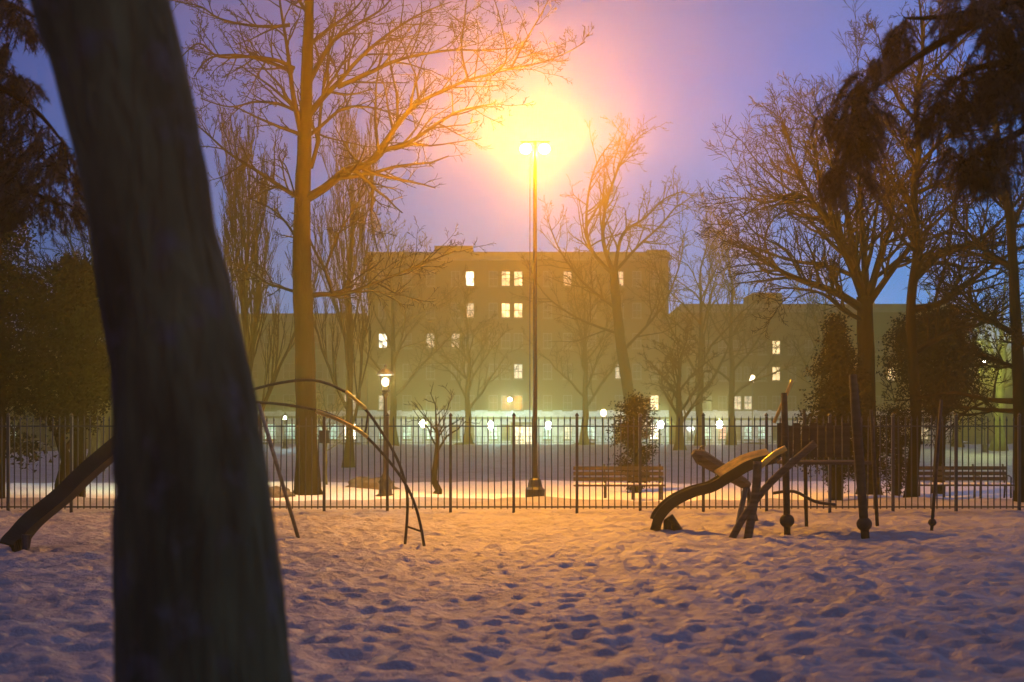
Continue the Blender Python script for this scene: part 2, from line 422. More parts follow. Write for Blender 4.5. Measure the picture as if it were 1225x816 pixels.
# --- main tall tree behind the fence
rg = random.Random(11); Ym = 37.0
root = empty('bare_tree', (X(367,Ym), Ym, 0), 'tall bare tree with a straight trunk behind the fence, left of the twin lamp', 'tree')
pts, rr = trunk_mesh([(368,606),(368,585),(367,540),(366,480),(364,400),(361,320),(362,240),(364,180),(366,120),(368,60),(370,0),(368,-70),(374,-150)],
                     Ym, [.62,.36,.29,.27,.26,.245,.21,.185,.16,.14,.12,.10,.05], M_bark, root)
cm = cfg(rmin=.0065, lv=3, kids=[8,6,5,3], ratio=.42, wob=.12, cup=.06)
mb = MB()
lim = [ # limb course, start radius, kids
 ([(364,176),(360,156),(351,115),(344,60),(336,10),(328,-50)], .115, 12),
 ([(366,238),(388,225),(412,206),(440,196),(455,178),(475,150),(495,128),(520,113),(560,96),(590,88),(622,80)], .13, 22),
 ([(440,196),(460,180),(490,170),(520,150),(545,135),(570,128),(592,124)], .08, 14),
 ([(441,196),(446,225),(444,262),(452,300)], .05, 8),
 ([(442,200),(425,190),(412,172),(400,150)], .05, 6),
 ([(368,140),(385,118),(405,98),(430,70),(460,44),(500,18),(540,2)], .10, 18),
 ([(369,100),(385,70),(400,48),(430,28),(460,8),(480,-20)], .085, 12),
 ([(366,60),(380,45),(400,30),(425,10),(440,-10)], .07, 10),
 ([(372,200),(380,170),(385,120),(392,70),(396,20)], .07, 12),
 ([(404,104),(440,88),(470,74),(500,66),(540,60),(580,60),(630,56)], .07, 16),
 ([(362,168),(385,150),(410,130),(440,128),(470,136),(505,150)], .06, 12),
 ([(352,82),(330,72),(300,68),(262,68),(238,52),(215,70)], .06, 14),
 ([(350,86),(320,74),(285,66),(250,70),(232,92)], .06, 12),
 ([(347,30),(325,32),(295,30),(262,22),(240,8),(210,2)], .055, 12),
 ([(360,238),(340,226),(310,206),(275,184),(250,162),(225,140)], .075, 16),
 ([(358,135),(335,125),(305,122),(275,128),(240,118)], .05, 12),
 ([(364,355),(385,352),(410,352),(440,342),(470,330),(500,318),(545,300)], .085, 16),
 ([(362,352),(340,345),(318,338),(300,326),(280,324)], .05, 10),
 ([(398,352),(388,322),(372,290),(358,250),(347,214),(340,196),(328,190)], .045, 10),
 ([(390,320),(405,280),(430,240),(445,215)], .04, 10),
 ([(362,300),(345,270),(325,250),(300,238)], .045, 10),
 ([(369,-20),(400,-60),(440,-90)], .07, 12), ([(370,20),(345,-20),(320,-60)], .06, 12),
 ([(590,90),(606,70),(600,30),(590,-5)], .03, 8), ([(612,80),(628,50),(650,12),(662,-15)], .03, 8),
 ([(560,96),(552,60),(556,20),(560,-20)], .035, 8), ([(622,80),(650,74),(680,62),(700,50)], .022, 8),
]
for pxs, r0, k in lim:
    limb_px(mb, rg, pxs, Ym, r0, .014, cm, kids=k, dy=2.2)
mb.build('crown', M_twig, root)

# --- right fan tree
rg = random.Random(21); Yr = 37.0
root = empty('bare_tree', (X(1036,Yr), Yr, 0), 'wide fan shaped bare tree forking low, right of the big brick building', 'tree')
trunk_mesh([(1040,600),(1039,575),(1037,500),(1036,430),(1035,385),(1034,355)], Yr, [.40,.28,.24,.22,.21,.20], M_bark, root)
cm = cfg(rmin=.0065, lv=3, kids=[9,8,6,3], ratio=.5, wob=.12, cup=.10)
mb = MB()
lim = [
 ([(1035,372),(1000,350),(960,336),(930,322),(905,306),(885,292)], .13, 18),
 ([(1034,360),(1018,318),(996,275),(975,245),(950,232),(915,243),(893,228)], .13, 22),
 ([(1034,362),(1022,310),(1014,260),(1004,200),(990,160),(965,130)], .13, 20),
 ([(1005,285),(985,262),(960,215),(945,175),(935,140)], .08, 16),
 ([(1036,358),(1034,310),(1030,250),(1026,190),(1030,130),(1024,90)], .12, 18),
 ([(1038,360),(1052,310),(1066,262),(1062,215),(1052,160)], .12, 16),
 ([(1038,365),(1070,320),(1095,290),(1130,255),(1160,215)], .10, 16),
 ([(1030,330),(1010,290),(990,240),(978,200),(955,168)], .07, 14),
 ([(930,322),(915,290),(925,262),(945,250)], .04, 8),
 ([(960,336),(940,300),(905,280),(885,255)], .04, 10),
 ([(1036,385),(1010,372),(985,352),(950,345),(920,346)], .07, 12),
]
for pxs, r0, k in lim: limb_px(mb, rg, pxs, Yr, r0, .016, cm, kids=k, dy=3)
mb.build('crown', M_twig, root)

# --- tall straight one, right
rg = random.Random(22); Yt = 33.0
root = empty('bare_tree', (X(1092,Yt), Yt, 0), 'tall dark upright bare tree between the fan shaped tree and the right edge', 'tree')
tpts, trr = trunk_mesh([(1088,605),(1091,580),(1096,500),(1092,430),(1090,360),(1097,300),(1093,240),(1099,180),(1096,120),(1104,60),(1100,0)], Yt, [.22,.14,.125,.115,.11,.10,.09,.075,.06,.045,.02], M_bark, root)
mb = MB(); branch(mb, rg, tpts, trr, 3.2, 0, cm, t0=.42, kids=34)
for pxs, r0, k in [([(1096,330),(1130,300),(1165,290),(1200,262),(1230,225)], .12, 20), ([(1098,200),(1125,170),(1150,158),(1190,152),(1225,130)], .06, 16),
    ([(1097,260),(1075,225),(1050,190),(1038,150)], .06, 14), ([(1100,150),(1075,120),(1060,80),(1050,40)], .05, 14), ([(1095,370),(1130,360),(1170,330),(1215,300),(1240,290)], .10, 18),
    ([(1098,230),(1130,215),(1165,190),(1200,180)], .06, 14), ([(1101,100),(1130,70),(1160,40),(1190,20)], .05, 12), ([(1094,300),(1070,275),(1058,240)], .05, 10),
    ([(1096,420),(1140,395),(1180,385),(1225,350)], .09, 16)]:
    limb_px(mb, rg, pxs, Yt, r0, .013, cm, kids=k, dy=2.5)
mb.build('crown', M_twig, root)

# --- far right, dense
rg = random.Random(23); Ye = 30.5
root = empty('bare_tree', (X(1207,Ye), Ye, 0), 'dense dark bare tree at the right edge with long drooping low limbs over the fence', 'tree')
trunk_mesh([(1222,610),(1222,585),(1220,480),(1216,400),(1212,320),(1207,250),(1196,180),(1186,110),(1180,40)], Ye, [.24,.15,.135,.12,.105,.09,.075,.06,.03], M_bark, root)
mb = MB()
for pxs, r0, k in [([(1212,480),(1180,478),(1140,470),(1105,476),(1070,480)], .07, 12), ([(1214,492),(1180,490),(1145,486),(1110,480)], .06, 10),
    ([(1210,320),(1180,300),(1150,270),(1130,240)], .08, 20), ([(1208,280),(1225,240),(1240,200)], .08, 16), ([(1205,240),(1170,220),(1140,190)], .07, 18),
    ([(1215,400),(1180,380),(1150,350),(1125,335)], .08, 20), ([(1216,420),(1240,390),(1260,350)], .08, 14), ([(1190,150),(1160,130),(1130,100)], .05, 14),
    ([(1188,120),(1215,90),(1240,40)], .05, 14), ([(1216,440),(1185,430),(1150,415)], .07, 18)]:
    limb_px(mb, rg, pxs, Ye, r0, .013, cm, kids=k, dy=3)
mb.build('crown', M_twig, root)

# --- old tree behind the bench (stout trunk, crown reaching the lamp glow)
rg = random.Random(31); Yo = 102.0
root = empty('old_tree', (X(760,Yo), Yo, 0), 'bigger bare tree whose crown rises over the brick building roof right of the twin lamp', 'tree')
trunk_mesh([(760,552),(760,541),(759,530),(757,510),(752,470),(744,420),(738,370),(734,320)], Yo, [.8,.55,.5,.46,.42,.38,.34,.3], M_bark, root, wob=.2)
mb = MB(); cm2 = cfg(rmin=.015, lv=3, kids=[6,5,3,2], ratio=.40, wob=.14, cup=.04)
for pxs, r0, k in [([(735,330),(722,290),(724,250),(738,205),(750,180),(758,160)], .19, 24), ([(735,330),(706,296),(702,250),(712,200),(735,165)], .17, 22),
    ([(736,320),(745,280),(770,262),(795,238),(820,228)], .16, 22), ([(736,325),(762,296),(790,270),(812,245),(826,250)], .13, 18),
    ([(738,370),(700,340),(670,300),(655,262)], .13, 16), ([(745,420),(790,370),(812,320),(818,280)], .12, 16), ([(742,400),(690,380),(650,350),(630,310)], .11, 14)]:
    limb_px(mb, rg, pxs, Yo, r0, .03, cm2, kids=k, dy=5)
mb.build('crown', M_twig, root)

# --- other bare trees
bare_tree(522, 38, 470, .11, 'young thin bare tree midway between the tall straight tree and the twin lamp', seed=41, limbs=6, fork=.6, c=cfg(kids=[4,3,2], lv=2, rmin=.006))
bare_tree(390, 44, 462, .05, 'small bare sapling with a stem coloured lamplit yellow just right of the tall straight tree', seed=42, tm=M_litbark, m=M_litbark, limbs=9, fork=.5, spread=1.4, c=cfg(kids=[5,4,3], lv=2, rmin=.008), name='sapling')
up = cfg(ang=(12,30), up=.12, cup=.35, rmin=.0085, kids=[9,6,4], lv=3, ratio=.6, wob=.06)
bare_tree(296, 58, 178, .22, 'bare tree of upright wand like branches between the thick trunk and tall straight tree', seed=43, spread=.5, limbs=13, fork=.12, c=up)
bare_tree(418, 64, 170, .2, 'upright bare tree right of the tall straight tree, before the lower tan building', seed=44, spread=.6, limbs=11, fork=.15, c=up)
bare_tree(112, 58, 250, .3, 'bare tree with a trunk coloured lamplit green beside the left slide', seed=45, tm=M_litbark, limbs=9, fork=.45)
bare_tree(78, 33, 300, .16, 'dark small tree with a dense twiggy crown behind the fence above the left slide', seed=46, limbs=12, fork=.3, spread=1.1)
far_c = cfg(rmin=.017, kids=[7,5,4], lv=3, ratio=.5)
for k,(px,Y,top,lab) in enumerate([(838,112,255,'far rounded bare tree beside the right corner of the big brick building'),
                         (875,118,262,'far bare tree in front of the left end of the long low building'),
                         (470,112,262,'far bare tree in front of the left corner of the big brick building'),
                         (700,116,322,'far bare tree before the big brick building, right of the twin lamp'),
                         (560,118,345,'far bare tree in front of the big brick building, left of the twin lamp'),
                         (985,112,330,'far bare tree before the long low building, left of the fan shaped tree'),
                         (1145,105,340,'far bare tree in front of the right end of the long low building'),
                         (812,95,395,'slim far bare tree standing where the big and the long building meet')]):
    bare_tree(px, Y, top, .32, lab, 'bare trees along the far street', seed=50+k, limbs=10, fork=.3, c=far_c)
bare_tree(1195, 95, 330, .42, 'far tree with a yellow green lit forking trunk near the right edge', seed=61, tm=M_litbark, limbs=7, fork=.3, c=far_c, lean=.02)

# --- evergreens : sprays of leaf sized faces along real branches
def leafy(name, px, Y, top_py, bot_py, wpx, label, seed, dens=1.0, group=None, shape='cone', leaf=.10, holes=.25):
    rg = random.Random(seed)
    x = X(px,Y); z0 = ground_z(x,Y); zt = Z(top_py,Y); zb = max(Z(bot_py,Y), z0+.05); Wd = wpx/F*Y/2
    root = empty(name, (x,Y,z0), label, 'tree' if 'tree' in name else 'shrub', group)
    mb = MB(); mb.tube([Vector((x,Y,z0-.1)), Vector((x+.1,Y,(z0+zt)/2)), Vector((x,Y,zt-.2))], [.04+.03*(zt-z0), .03+.018*(zt-z0), .02], 8)
    br = MB(); lf = MB(); nb = int(70*dens)
    for k in range(nb):
        t = (k+rg.random())/nb; z = zb+(zt-zb)*t
        if shape == 'cone': w = Wd*(1-t)**.75
        else: w = Wd*math.sqrt(max(.03, 1-(2*t-1)**2))
        w *= rg.uniform(.55,1.15); az = rg.uniform(0,6.283); 
        p = Vector((x,Y,z)); e = p+Vector((math.cos(az)*w, math.sin(az)*w, -w*.22 if shape == 'cone' else w*.3))
        mid = p.lerp(e,.5)+Vector((0,0,w*.12)); cv = catmull([p,mid,e], 4)
        br.tube(cv, .012, 3, cap=False)
        if rg.random() < holes*.3: continue
        for q in range(int(10+w*22)):
            s = rg.random()**.6; i = min(int(s*8), 7); c0 = cv[i].lerp(cv[i+1], s*8-i)
            c0 = c0+Vector((rg.gauss(0,.16),rg.gauss(0,.16),rg.gauss(0,.12)))*(.4+w*.25)
            for h in range(4):
                d = Vector((rg.gauss(0,1),rg.gauss(0,1),rg.gauss(-.2,.8))).normalized(); sd = d.orthogonal().normalized()*leaf*.28
                c1 = c0+Vector((rg.gauss(0,1),rg.gauss(0,1),rg.gauss(0,1)))*leaf*.8
                o = len(lf.v); lf.v.extend([c1-sd, c1+d*leaf*.5+sd*.4, c1+d*leaf*1.3, c1-d*leaf*.1+sd]); lf.f.append((o,o+1,o+2,o+3))
    mb.build('trunk', M_bark, root); 
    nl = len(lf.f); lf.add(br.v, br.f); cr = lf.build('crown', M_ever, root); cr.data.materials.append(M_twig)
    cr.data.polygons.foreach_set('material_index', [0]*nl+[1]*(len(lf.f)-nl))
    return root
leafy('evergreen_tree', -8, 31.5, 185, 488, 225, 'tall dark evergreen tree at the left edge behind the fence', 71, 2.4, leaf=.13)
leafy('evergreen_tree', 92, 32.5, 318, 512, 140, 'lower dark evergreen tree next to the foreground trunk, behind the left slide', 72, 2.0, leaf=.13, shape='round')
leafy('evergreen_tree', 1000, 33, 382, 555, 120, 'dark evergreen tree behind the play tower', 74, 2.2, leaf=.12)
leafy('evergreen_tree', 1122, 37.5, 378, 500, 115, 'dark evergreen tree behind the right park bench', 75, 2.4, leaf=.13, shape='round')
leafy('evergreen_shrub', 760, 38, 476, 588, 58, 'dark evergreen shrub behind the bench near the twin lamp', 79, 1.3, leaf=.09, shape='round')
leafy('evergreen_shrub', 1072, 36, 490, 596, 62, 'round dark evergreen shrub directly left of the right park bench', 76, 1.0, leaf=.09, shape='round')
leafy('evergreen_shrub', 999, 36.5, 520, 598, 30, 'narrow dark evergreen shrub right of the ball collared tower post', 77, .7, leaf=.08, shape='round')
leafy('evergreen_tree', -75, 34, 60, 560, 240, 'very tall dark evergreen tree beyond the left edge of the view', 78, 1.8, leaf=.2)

# --- near pines, boughs hanging into view
def pine(px, Yp, label, boughs, seed, top=8.):
    rg = random.Random(seed); xr = X(px,Yp)
    root = empty('pine_tree', (xr,Yp,ground_z(xr,Yp)), label, 'tree')
    mb = MB(); mb.tube([Vector((xr,Yp,-.1)),Vector((xr+.05,Yp,2)),Vector((xr-.03,Yp,4)),Vector((xr,Yp,6.5)),Vector((xr,Yp,top))], [.2,.17,.15,.10,.03], 12, wob=.1)
    mb.build('trunk', M_bark, root, smooth=True)
    br = MB(); nd = MB()
    def tuft(p, d, L, cnt, w):
        for _ in range(cnt):
            q = p+d*rg.uniform(0,L)+Vector((rg.gauss(0,w),rg.gauss(0,w),rg.gauss(0,w)))
            v = (d*.9+Vector((rg.gauss(0,.5),rg.gauss(0,.5),rg.gauss(-.3,.5)))).normalized()*rg.uniform(.05,.1)
            s_ = v.orthogonal().normalized()*.0035
            o = len(nd.v); nd.v.extend([q-s_, q+s_, q+v]); nd.f.append((o,o+1,o+2))
    for cr, cl in boughs:
        yy = Yp+rg.uniform(-.5,.5)
        pts = catmull([P(a,b_,Yp if i == 0 else yy) for i,(a,b_) in enumerate(cr)], 4)
        if abs(cr[0][0]-px) < 5: pts[0] = Vector((xr,Yp,pts[0].z))
        n = len(pts); br.tube(pts, [.045*(1-i/n)+.006 for i in range(n)], 6)
        for (a,b_,s_) in cl:
            c = P(a,b_,yy+rg.uniform(-.15,.15)); sp = s_/F*Yp
            near = min(pts, key=lambda q: (q-c).length)
            br.tube([near, near.lerp(c,.5)+Vector((0,0,.03)), c], [.008,.006,.004], 4)
            for k in range(int(s_*1.25)):
                e = c+Vector((rg.gauss(0,.55),rg.gauss(0,.55),rg.gauss(0,.5)))*sp
                d0 = (e-near); d0.z = 0
                if d0.length < .02: d0 = Vector((rg.gauss(0,1),rg.gauss(0,1),0))
                d0 = (d0.normalized()*.6+Vector((rg.gauss(0,.25),rg.gauss(0,.25),-.55))).normalized()
                Lt = rg.uniform(.07,.16); q1 = e+d0*Lt*.5; q2 = e+d0*Lt+Vector((0,0,-.05))
                br.tube([c.lerp(e,.3), e, q1, q2], [.004,.0035,.003,.002], 3, cap=False)
                for a0, a1, cnt in ((e,q1,34),(q1,q2,40)):
                    for _ in range(cnt):
                        q = a0.lerp(a1, rg.random()); dd = (a1-a0).normalized()
                        v = (dd*.8+Vector((rg.gauss(0,.7),rg.gauss(0,.7),rg.gauss(-.2,.6)))).normalized()*rg.uniform(.05,.085)
                        w_ = v.orthogonal().normalized()*.003
                        o = len(nd.v); nd.v.extend([q-w_, q+w_, q+v]); nd.f.append((o,o+1,o+2))
    br.build('boughs', M_twig, root); nd.build('needles', M_needle, root)
pine(1420, 9.0, 'near pine tree with drooping brown boughs in the upper right, out of focus', [
 ([(1420,-60),(1250,-20),(1180,20),(1110,60),(1060,95),(1020,125)], [(1018,118,20),(1034,95,13),(1003,145,19),(1048,78,9),(1040,140,14),(1032,168,12),(1020,160,13)]),
 ([(1420,-40),(1280,0),(1200,8),(1130,20),(1085,22)], [(1078,30,10),(1077,45,13),(1076,60,10)]),
 ([(1030,120),(1020,160),(1008,200),(998,225)], [(998,218,14),(1003,206,12),(1030,210,9),(1020,185,9)]),
 ([(1420,30),(1300,50),(1220,70),(1160,85),(1130,110)], [(1150,95,22),(1122,120,17),(1165,125,24),(1140,145,16),(1190,90,22),(1112,140,11)]),
 ([(1420,-20),(1320,-10),(1240,0),(1170,12)], [(1170,12,24),(1200,20,26),(1145,22,14),(1225,30,30),(1190,40,16)]),
 ([(1420,120),(1330,130),(1240,150),(1180,180),(1150,195)], [(1175,180,20),(1150,190,20),(1195,165,18),(1185,205,16),(1160,210,16)]),
 ([(1420,100),(1320,100),(1250,105),(1215,110)], [(1215,80,26),(1215,130,24),(1230,60,26),(1235,180,26),(1205,110,20)]),
 ([(1420,-90),(1320,-60),(1230,-45),(1150,-40)], [(1200,-30,28),(1160,-25,20),(1240,-20,30)]),
], 81)
pine(-190, 11.0, 'near pine tree with dark boughs in the upper left beside the thick trunk', [
 ([(-190,40),(-90,70),(-10,100),(40,130),(75,170)], [(20,130,24),(45,165,26),(70,190,20),(10,170,26),(35,200,26),(85,215,13),(-10,130,26)]),
 ([(-190,130),(-100,160),(-30,190),(30,225),(70,245)], [(0,215,28),(30,240,22),(60,240,20),(90,250,12),(-30,200,28),(10,250,14)]),
 ([(-190,-60),(-100,-40),(-20,-10),(20,10),(45,22)], [(10,5,20),(-10,20,22),(30,30,12),(8,62,10)]),
 ([(-190,20),(-90,30),(-20,70),(15,95)], [(5,95,20),(25,100,16),(-20,80,24)]),
], 82)

# ------------------------------------------------------------------ fence
YF = 28.2
x_start = X(-190, YF); sp_ = .1205; bay = sp_*10.4
root = empty('iron_fence', (0,YF,0), 'long black iron picket fence running across behind the playground', 'fence')
nb = int((X(1420,YF)-x_start)/bay)
xoff = X(539, YF) - math.floor((X(539,YF)-x_start)/bay)*bay
frg = random.Random(4)
for k in range(nb+1):
    x0 = xoff+k*bay
    zt = 1.86
    b = MB(); b.box(x0-.028,x0+.028,YF-.028,YF+.028,-.15,zt+.03); b.lathe([(.0,zt+.03),(.035,zt+.035),(.04,zt+.06),(.02,zt+.09),(.001,zt+.11)],8,Vector((x0,YF,0)))
    b.build('post', M_iron, root)
    if k == nb: break
    b = MB()
    for j in range(1,10):
        xx = x0+bay*j/10+frg.gauss(0,.002); tl = frg.gauss(0,.011); zb = .06
        b.tube([Vector((xx,YF,zb)),Vector((xx+tl,YF,zt-.06)),Vector((xx+tl,YF,zt-.045)),Vector((xx+tl,YF,zt+.05))], [.013,.013,.02,.001], 6)
    b.build('picket_panel', M_iron, root)
    for zr in (.10, zt-.16):
        b = MB(); b.box(x0+.028,x0+bay-.028,YF-.016,YF+.016,zr-.014,zr+.014); b.build('rail', M_iron, root)

# far street fence behind the park
root = empty('low_railing', (0,124,0), 'low dark railing along the far street in front of the buildings', 'fence')
b = MB(); xx = -48.
while xx < 62:
    z = ground_z(xx,124); b.box(xx-.02,xx+.02,123.98,124.02,z-.05,z+.75); xx += .3
b.build('picket_panel', M_iron, root)
b = MB()
for s in range(55):
    xa = -48+s*2; za, zb = ground_z(xa,124), ground_z(xa+2,124)
    for h in (.15,.68): b.tube([Vector((xa,124,za+h)),Vector((xa+2,124,zb+h))], .025, 4)
b.build('rail', M_iron, root)

# ------------------------------------------------------------------ twin lamp
def light(name, loc, power, c, rad, parent):
    l = bpy.data.lights.new(name, 'POINT'); l.energy = power; l.color = c; l.shadow_soft_size = rad
    o = bpy.data.objects.new(name, l); col.objects.link(o); o.location = loc; 
    if parent: o.parent = parent; o.matrix_parent_inverse = Matrix.Translation(-parent.location)
    return o
YL = 32.6; xl = X(640,YL); zl = Z(178,YL)
SODIUM = (1,.38,.01)
root = empty('twin_street_lamp', (xl,YL,0), 'tall lamp post with two glowing yellow heads side by side behind the fence', 'street lamp')
b = MB(); b.lathe([(.075,.5),(.06,.9),(.05,4),(.042,zl-.05),(.042,zl+.05)], 14, Vector((xl,YL,0))); b.build('pole', M_iron, root, smooth=True)
b = MB(); b.lathe([(.26,-.1),(.26,.06),(.22,.09),(.22,.28),(.17,.34),(.14,.5),(.09,.55)], 16, Vector((xl,YL,0))); b.build('base', M_iron, root)
b = MB(); b.tube([Vector((xl-.34,YL,zl+.16)),Vector((xl+.34,YL,zl+.16))], .016, 8); b.box(xl-.03,xl+.03,YL-.03,YL+.03,zl+.05,zl+.18); b.build('crossarm', M_iron, root)
b = MB(); b.tube([Vector((xl-.11,YL-.1,.3)), Vector((xl-.12,YL-.1,2.0)), Vector((xl-.115,YL-.06,zl))], .012, 5); b.build('conduit', M_frame, root)
for s in (-1,1):
    hx = xl+s*.215
    b = MB(); b.lathe([(.02,zl+.16),(.05,zl+.15),(.10,zl+.125),(.115,zl+.105),(.11,zl+.10)], 16, Vector((hx,YL-.02,0))); h = b.build('lamp_head', M_pole, root, smooth=True)
    b = MB(); b.ball(Vector((hx,YL-.02,zl-.01)), .125, 10, .85); b.build('lens', M_sodium, h, smooth=True)
    h.children[0].matrix_parent_inverse = h.matrix_world.inverted() if False else Matrix.Identity(4)
    lo = light('lamp_light', (hx,YL-.02,zl-.02), 70000, SODIUM, .135, root)
    # the head throws its light wide : weaker straight down, full towards the horizon
    lo.data.use_nodes = True; lt = lo.data.node_tree; em = lt.nodes['Emission']
    tcn = lt.nodes.new('ShaderNodeTexCoord'); sp3 = lt.nodes.new('ShaderNodeSeparateXYZ'); lt.links.new(tcn.outputs['Normal'], sp3.inputs[0])
    mr = lt.nodes.new('ShaderNodeMapRange'); mr.inputs['From Min'].default_value = -1; mr.inputs['From Max'].default_value = 1
    rr2 = lt.nodes.new('ShaderNodeValToRGB'); el = rr2.color_ramp.elements
    el[0].position = .04; el[0].color = (.38,.38,.38,1); el[1].position = .52; el[1].color = (.72,.72,.72,1)
    for p_, v_ in ((.16,.38),(.25,.33),(.33,.18),(.375,.18),(.42,.45),(.46,.6),(.62,.42),(.85,.30)):
        q_ = el.new(p_); q_.color = (v_,v_,v_,1)
    lt.links.new(sp3.outputs['Z'], mr.inputs['Value']); lt.links.new(mr.outputs[0], rr2.inputs['Fac']); lt.links.new(rr2.outputs['Color'], em.inputs['Strength'])

# ------------------------------------------------------------------ park lanterns
WHITE = (.52,.95,1)
def lantern(px, py, Y, label, power, c=WHITE, glow=None, group='park lanterns'):
    gr = .30 if Y > 120 else .09
    x = X(px,Y); z = Z(py,Y); z0 = ground_z(x,Y) if Y < 126 else -.32
    root = empty('park_lantern', (x,Y,z0), label, 'lantern', group); o0 = Vector((x,Y,0))
    b = MB(); b.lathe([(.24,z0-.1),(.24,z0+.08),(.17,z0+.12),(.15,z0+.35),(.19,z0+.40),(.12,z0+.5),(.06,z0+.62),(.045,z-.45),(.05,z-.35),(.09,z-.30),(.05,z-.25)], 12, o0)
    b.build('post', M_iron, root, smooth=True)
    b = MB(); b.lathe([(.05,z-.26),(.12,z-.22),(.12,z-.19)],10,o0)
    for k in range(4):
        an = math.pi/4+k*math.pi/2; d = Vector((math.cos(an),math.sin(an),0))
        b.tube([o0+d*.11+Vector((0,0,z-.2)), o0+d*(gr+.08)+Vector((0,0,z+.17))], .010, 4)
    b.lathe([(.21,z+.17),(.215,z+.2),(.12,z+.3),(.04,z+.34),(.03,z+.4),(.001,z+.44)],10,o0)
    b.build('lantern_cage', M_iron, root)
    b = MB(); b.ball(Vector((x,Y,z)), gr, 8, 1.2); b.build('globe', glow or M_bulb, root, smooth=True)
    light('lantern_light', (x,Y,z), power, c, gr*1.25, root)
lantern(461,457,34.5,'park lantern with a bulbous dark base behind the fence, right of the tall tree', 1000, (1,.93,.72), M_warmbulb)
lantern(212,452,41,'park lantern standing behind the thick foreground trunk', 2600, (.95,1,.40), M_warmbulb)
lantern(341,500,100,'small glowing lantern just left of the tall straight tree, before the tan building', 900)
lantern(506,507,140,'glowing white street lantern below the left windows of the big brick building', 5000)
lantern(587,509,140,'bright white street lantern left of the twin lamp pole, before the brick building', 9500)
lantern(656,509,140,'bright white street lantern just right of the twin lamp pole, before the brick building', 9500)
lantern(790,508,140,'glowing street lantern at the right foot of the big brick building', 5000)
lantern(861,508,140,'brightest white street lantern in front of the long low building', 7500, (.85,.92,1))
lantern(722,494,138,'faint street lantern between the twin lamp and the brick building right corner', 800, (1,.9,.6), M_warmbulb)
lantern(1178,432,90,'small white lantern on a tall post beside the yellow green lit trunk', 7000, (.85,1,.3), M_bulb)
lantern(900,453,138,'small warm lantern high above the street before the long low building', 500, (1,.85,.5), M_warmbulb)
# wall lamp of the entrance
root = empty('wall_lamp', (X(610,149.4),149.4,Z(478,149.4)), 'glowing wall lamp above the entrance of the big brick building', 'wall lamp')
b = MB(); c0 = Vector((X(610,149.4),149.25,Z(478,149.4)))
b.box(c0.x-.12,c0.x+.12,149.4,149.55,c0.z-.2,c0.z+.35); b.tube([c0+Vector((0,.2,.3)),c0+Vector((0,-.05,.33)),c0+Vector((0,-.1,.22))], .03, 6); b.build('bracket', M_iron, root)
b = MB(); b.ball(c0+Vector((0,-.1,0)), .2, 8); b.build('globe', M_bulb, root, smooth=True)
light('lantern_light', c0+Vector((0,-.1,0)), 2200, WHITE, .22, root)

# ------------------------------------------------------------------ buildings
_wm = {}
def window_meshes(w, h):
    k = (round(w,2), round(h,2))
    if k not in _wm:
        f = MB(); t = .07
        f.box(-w/2,w/2,0,.08,0,t); f.box(-w/2,w/2,0,.08,h-t,h); f.box(-w/2,-w/2+t,.0,.08,t,h-t); f.box(w/2-t,w/2,0,.08,t,h-t)
        f.box(-w/2+t,w/2-t,.01,.07,h/2-.03,h/2+.03); f.box(-.02,.02,.015,.065,t,h/2-.03); f.box(-.02,.02,.015,.065,h/2+.03,h-t)
        p = MB(); p.box(-w/2+t,w/2-t,.085,.10,t,h-t)
        s = MB(); s.box(-w/2-.1,w/2+.1,-.28,.0,-.12,-.003)
        _wm[k] = [None, {}, None, f, p, s]
    return _wm[k]
def mesh_of(mb, name, m):
    me = bpy.data.meshes.new(name); me.from_pydata([tuple(v) for v in mb.v], [], mb.f); me.materials.append(m); return me
def place_window(root, x, y, z, w, h, m):
    e = window_meshes(w,h)
    if e[0] is None: e[0] = mesh_of(e[3],'window',M_frame); e[2] = mesh_of(e[5],'sill',M_stone)
    if m.name not in e[1]: e[1][m.name] = mesh_of(e[4],'pane',m)
    o = bpy.data.objects.new('window', e[0]); col.objects.link(o); o.parent = root; o.location = (x-root.location.x, y-root.location.y, z-root.location.z)
    for nm, me_ in (('pane',e[1][m.name]),('sill',e[2])):
        c = bpy.data.objects.new(nm, me_); col.objects.link(c); c.parent = o
